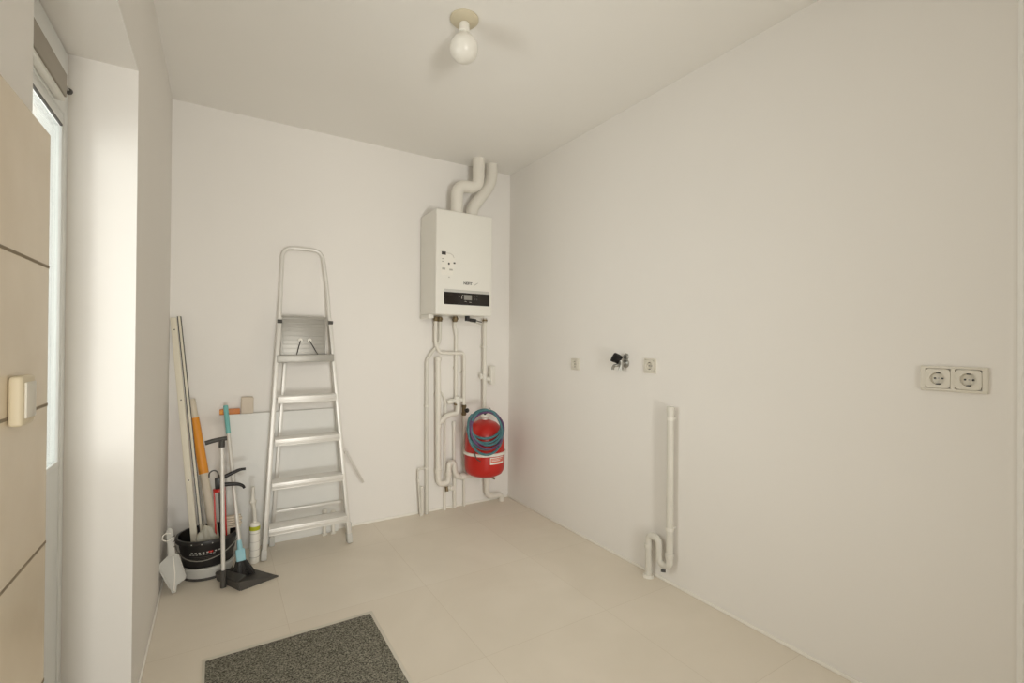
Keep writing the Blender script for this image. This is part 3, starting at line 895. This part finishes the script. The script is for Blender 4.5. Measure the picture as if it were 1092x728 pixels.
# caulking gun, nose down in the bucket
C0, C1 = V((-1.972, -0.300, 0.050)), V((-1.990, -0.275, 0.44))
d = (C1 - C0).normalized()
t = thing('caulking_gun', 'red caulking gun with black trigger standing in the bucket', 'caulking gun', C0)
sx = V((1, 0, 0)) - d * d.x
sx.normalize()
sy = d.cross(sx)
cg = B()
for s in (-1, 1):
    cg.bar(C0 + sx * 0.024 * s, C1 + sx * 0.024 * s, 0.008, 0.016, sx, 0.002)
cg.cyl(C1 - d * 0.012, C1 + d * 0.004, 0.029, seg=20).cyl(C0, C0 + d * 0.01, 0.027, seg=20)
cg.build('cradle', 'red', t)
B().cyl(C0 + d * 0.02, C1 + d * 0.075, 0.0045, seg=10).tube([C1 + d * 0.07, C1 + d * 0.095 - sx * 0.004, C1 + d * 0.105 - sx * 0.022, C1 + d * 0.095 - sx * 0.042, C1 + d * 0.07 - sx * 0.044], 0.0035, 8, 0.015).build('plunger_rod', 'charcoal', t)
B().bar(C1 + d * 0.002, C1 + d * 0.062, 0.038, 0.024, sx, 0.005).build('grip_body', 'black', t)
G = C1 + d * 0.05
B().tube([G, G + sx * 0.05 + d * 0.02, G + sx * 0.10 + d * 0.037, G + sx * 0.128 + d * 0.036], lambda u: 0.011 - 0.004 * u, 10, 0.02).build('handle', 'black', t)
G = C1 + d * 0.022
B().tube([G, G + sx * 0.05 - d * 0.005, G + sx * 0.09 - d * 0.012, G + sx * 0.112 - d * 0.026, G + sx * 0.118 - d * 0.040], lambda u: 0.011 - 0.004 * u, 10, 0.02).build('trigger', 'black', t)

# white board standing against the wall, and what sits on it
t = tag(B().box((-1.952, -0.038, 0.001), (-1.322, -0.012, 0.806), 0.002).build('board', 'whiteboard'), 'white board standing against the back wall behind the ladder', 'board')
t = thing('spirit_level', 'short orange spirit level lying on the white board', 'level', (-1.938, -0.025, 0.806))
B().box((-1.992, -0.040, 0.8065), (-1.888, -0.010, 0.838), 0.003).build('body', 'orange_dull', t)
B().box((-1.992, -0.0412, 0.812), (-1.975, -0.0395, 0.834), 0.0005).build('end_cap', 'orange', t)
t = tag(B().box((-1.884, -0.052, 0.8065), (-1.818, -0.006, 0.905), 0.008, 3).build('carton', 'card'), 'small beige carton on top of the white board', 'carton')

# sealant cartridge beside the ladder foot
qx, qy = -1.818, -0.262
t = thing('sealant_tube', 'white sealant cartridge with lime band beside the ladder foot', 'sealant', (qx, qy, 0))
B().lathe([(0, 0.001), (0.024, 0.001), (0.026, 0.006), (0.026, 0.212), (0.023, 0.220), (0.010, 0.224), (0.008, 0.236), (0, 0.236)], (qx, qy, 0), seg=28).build('cartridge', 'label', t)
B().lathe([(0.0262, 0.184), (0.0266, 0.184), (0.0266, 0.206), (0.0262, 0.206), (0.0262, 0.184)], (qx, qy, 0), seg=28).build('lime_band', 'lime', t)
for z, h in ((0.166, 0.002), (0.120, 0.0015), (0.075, 0.0015), (0.034, 0.003)):
    B().lathe([(0.0262, z), (0.0266, z), (0.0266, z + h), (0.0262, z + h), (0.0262, z)], (qx, qy, 0), seg=28).build('printed_line', 'grey_print', t)
B().tube([(qx, qy, 0.234), (qx - 0.004, qy, 0.30), (qx - 0.012, qy, 0.345), (qx - 0.010, qy, 0.425)], lambda u: 0.010 - 0.002 * u + 0.010 * max(0, 1 - abs(u - 0.7) / 0.28) , 14, 0.02, n=10).build('nozzle', 'clear', t)

# ------------------------------------------------------------------ long-handled dustpan and broom
f = V((0.883, 0.468, 0))
s = V((0.468, -0.883, 0))
o = V((-1.955, -0.462, 0))
t = thing('dustpan', 'dark grey long-handled dustpan standing open on the floor', 'dustpan', o)
pan = B()
ex, ey, ez = f, s, V((0, 0, 1))


def PP(u, v, z):
    return o + f * u + s * v + V((0, 0, z))


# floor of the pan and raised back and sides, as thin sloped shells
pan.prism([(0.0, 0.080), (0.150, 0.118), (0.185, -0.150), (0.0, -0.125)], o + V((0, 0, 0.001)), f, s * -1, 0.004)
bm_ = bmesh.new()


def shell(pts, th):
    n_ = (pts[1] - pts[0]).cross(pts[2] - pts[0]).normalized() * th
    a_ = [bm_.verts.new(p_) for p_ in pts]
    b_ = [bm_.verts.new(p_ + n_) for p_ in pts]
    bm_.faces.new(a_)
    bm_.faces.new(b_[::-1])
    for i in range(len(pts)):
        j = (i + 1) % len(pts)
        bm_.faces.new((a_[j], a_[i], b_[i], b_[j]))


shell([PP(0, -0.080, 0.001), PP(0, 0.125, 0.001), PP(-0.012, 0.118, 0.046), PP(-0.012, -0.076, 0.046)], 0.004)
shell([PP(0, -0.080, 0.001), PP(0.150, -0.118, 0.001), PP(0.142, -0.118, 0.012), PP(-0.012, -0.076, 0.046)], 0.004)
shell([PP(0, 0.125, 0.001), PP(0.185, 0.150, 0.001), PP(0.175, 0.150, 0.012), PP(-0.012, 0.118, 0.046)], 0.004)
shell([PP(-0.012, -0.076, 0.046), PP(-0.012, 0.118, 0.046), PP(0.03, 0.121, 0.062), PP(0.03, -0.084, 0.042)], 0.003)
bmesh.ops.recalc_face_normals(bm_, faces=bm_.faces[:])
pan._join(bm_)
pan.build('pan', 'charcoal', t)
T = V((-1.981, -0.462, 0.735))
S0 = PP(-0.026, 0.02, 0.012)
B().tube([S0, T], 0.0095, 14).build('shaft', 'alu', t)
B().cyl(S0 + V((0, 0, -0.01)), S0 + V((-0.002, 0, 0.075)), 0.014, seg=14).build('shaft_socket', 'charcoal', t)
B().tube([T + V((-0.072, 0.0, -0.008)), T + V((-0.03, 0.0, 0.003)), T + V((0.022, 0, 0.008))], 0.011, 12, 0.02).cyl(T + V((0, 0, -0.035)), T + V((0, 0, 0.0)), 0.014, seg=14).build('grip', 'charcoal', t)

# small broom leaning from the pan to the board
W0, W1 = V((-1.890, -0.372, 0.100)), V((-1.962, -0.062, 0.862))
d = W1 - W0
t = thing('broom', 'small broom with turquoise handle tip and pale blue socket in dustpan', 'broom', (-1.89, -0.40, 0.006))
B().tube([W0, W0 + d * 0.82], 0.0095, 14).build('shaft', 'alu', t)
B().tube([W0 + d * 0.80, W1], 0.0125, 14).build('handle_tip', 'turq', t)
fd = d.normalized()
B().bar(W0 - fd * 0.032, W0 + fd * 0.03, 0.044, 0.026, (1, 0, 0), 0.005).cyl(W0 + fd * 0.02, W0 + fd * 0.075, 0.014, 0.011, seg=14).build('socket', 'blue_pale', t)
br = B()
for i in range(13):
    for j in range(3):
        a = W0 - fd * 0.030 + V((-0.020 + 0.04 * i / 12, -0.006 + 0.006 * j, 0))
        e = V((-1.930 + 0.105 * i / 12 + random.uniform(-.003, .003), -0.424 + 0.020 * j, 0.007))
        br.tube([a, e], 0.0042, 6)
br.build('bristles', 'black', t)

# pale hand dustpan leaning against left wall
o = V((-2.171, -0.432, 0.003))
yv = V((-0.03, 0.075, 0.305)).normalized()
xv = V((0.88, 0.05, 0)).normalized()
xv = (xv - yv * xv.dot(yv)).normalized()
nv = xv.cross(yv)
t = thing('hand_dustpan', 'pale grey hand dustpan propped on end against the left wall', 'dustpan', o)
pl = B()
poly = [(-0.012, 0.0), (0.006, 0.0), (0.010, 0.030), (0.046, 0.048), (0.050, 0.066), (0.030, 0.168), (0.012, 0.185), (-0.016, 0.180), (-0.058, 0.145), (-0.054, 0.125), (-0.022, 0.036)]
pl.prism(poly, o, xv, yv, 0.010, 0.003)
pl.build('pan', 'pan_grey', t)
rim = B()
for a, c in (((-0.056, 0.135), (-0.020, 0.030)), ((0.048, 0.060), (0.026, 0.170))):
    rim.bar(o + xv * a[0] + yv * a[1] - nv * -0.012, o + xv * c[0] + yv * c[1] + nv * 0.012, 0.006, 0.016, xv, 0.002)
rim.build('rim', 'pan_grey', t)
hd = B().prism([(-0.014, 0.172), (0.014, 0.176), (0.016, 0.250), (0.012, 0.300), (0.002, 0.312), (-0.010, 0.308), (-0.016, 0.290)], o + nv * 0.001, xv, yv, 0.016, 0.005)
hd.build('handle', 'pan_grey', t)
lo = []
for i in range(15):
    a = PI * 0.25 + 2 * PI * i / 14 * 0.8
    lo.append(o + xv * (-0.012 + 0.020 * math.cos(a)) + yv * (0.268 + 0.018 * math.sin(a)) + nv * 0.022)
B().tube(lo, 0.0026, 8).build('hanging_loop', 'label', t)
for v in (0.215, 0.240, 0.265):
    B().box((-0.006, -0.005, -0.001), (0.006, 0.005, 0.001), 0, 1, Matrix.Translation(o + xv * 0.014 + yv * v + nv * 0.0172)).build('grip_slot', 'charcoal', t)
B().tube([o + xv * 0.004 + yv * 0.17 + nv * 0.013, o + xv * 0.006 + yv * 0.09 + nv * 0.013, o + xv * -0.002 + yv * 0.01 + nv * 0.013], 0.0035, 8).build('centre_rib', 'label', t)

# ------------------------------------------------------------------ window daylight and added fill lamps
WIN_P, LOW_P, HIGH_P, SKY_S = 70, 146, 106, 1.1
def area(name, loc, rot, sx_, sy_, power, color):
    L = bpy.data.lights.new(name, 'AREA')
    L.shape = 'RECTANGLE'
    L.size, L.size_y = sx_, sy_
    L.energy = power
    L.color = color
    o_ = bpy.data.objects.new(name, L)
    COL.objects.link(o_)
    o_.location = loc
    o_.rotation_euler = rot
    return o_


area('window_daylight', (-3.7, -1.40, 1.45), (0, -PI / 2, 0), 2.0, 1.9, WIN_P, (1.0, 0.99, 0.975))
area('low_fill_lamp', (-2.05, -7.2, 0.1), (PI / 2 + 0.46, 0, -0.12), 1.0, 1.1, LOW_P, (1.0, 0.948, 0.92))  # added fill lamp, aimed up to lift the ceiling and back wall
area('high_fill_lamp', (-2.05, -7.2, 2.5), (PI / 2 - 0.25, 0, -0.12), 1.0, 1.1, HIGH_P, (1.0, 0.948, 0.92))  # added fill lamp, aimed down to brighten floor and back wall

w = bpy.data.worlds.new('World')
bpy.context.scene.world = w
w.use_nodes = True
bg = w.node_tree.nodes['Background']
bg.inputs['Color'].default_value = (1.0, 0.965, 0.94, 1)
bg.inputs['Strength'].default_value = SKY_S

# ------------------------------------------------------------------ camera
yaw, pit, rol = 0.554029627, 0.00507816785, 0.00779702534
F = V((math.sin(yaw) * math.cos(pit), math.cos(yaw) * math.cos(pit), math.sin(pit)))
R = V((math.cos(yaw), -math.sin(yaw), 0))
U = R.cross(F)
R2 = R * math.cos(rol) + U * math.sin(rol)
U2 = U * math.cos(rol) - R * math.sin(rol)
cam = bpy.data.cameras.new('camera')
cam.sensor_width = 36
cam.lens = 505.997 / 1092 * 36
cam.clip_start = 0.02
co = bpy.data.objects.new('camera', cam)
COL.objects.link(co)
m = Matrix((R2, U2, -F)).transposed().to_4x4()
m.translation = V((-2.00103, -3.28201, 1.23440))
co.matrix_world = m
sc = bpy.context.scene
sc.camera = co
sc.view_settings.view_transform = 'Standard'
sc.view_settings.look = 'None'
sc.view_settings.gamma = 1
sc.view_settings.use_curve_mapping = False
sc.view_settings.exposure = 0.0
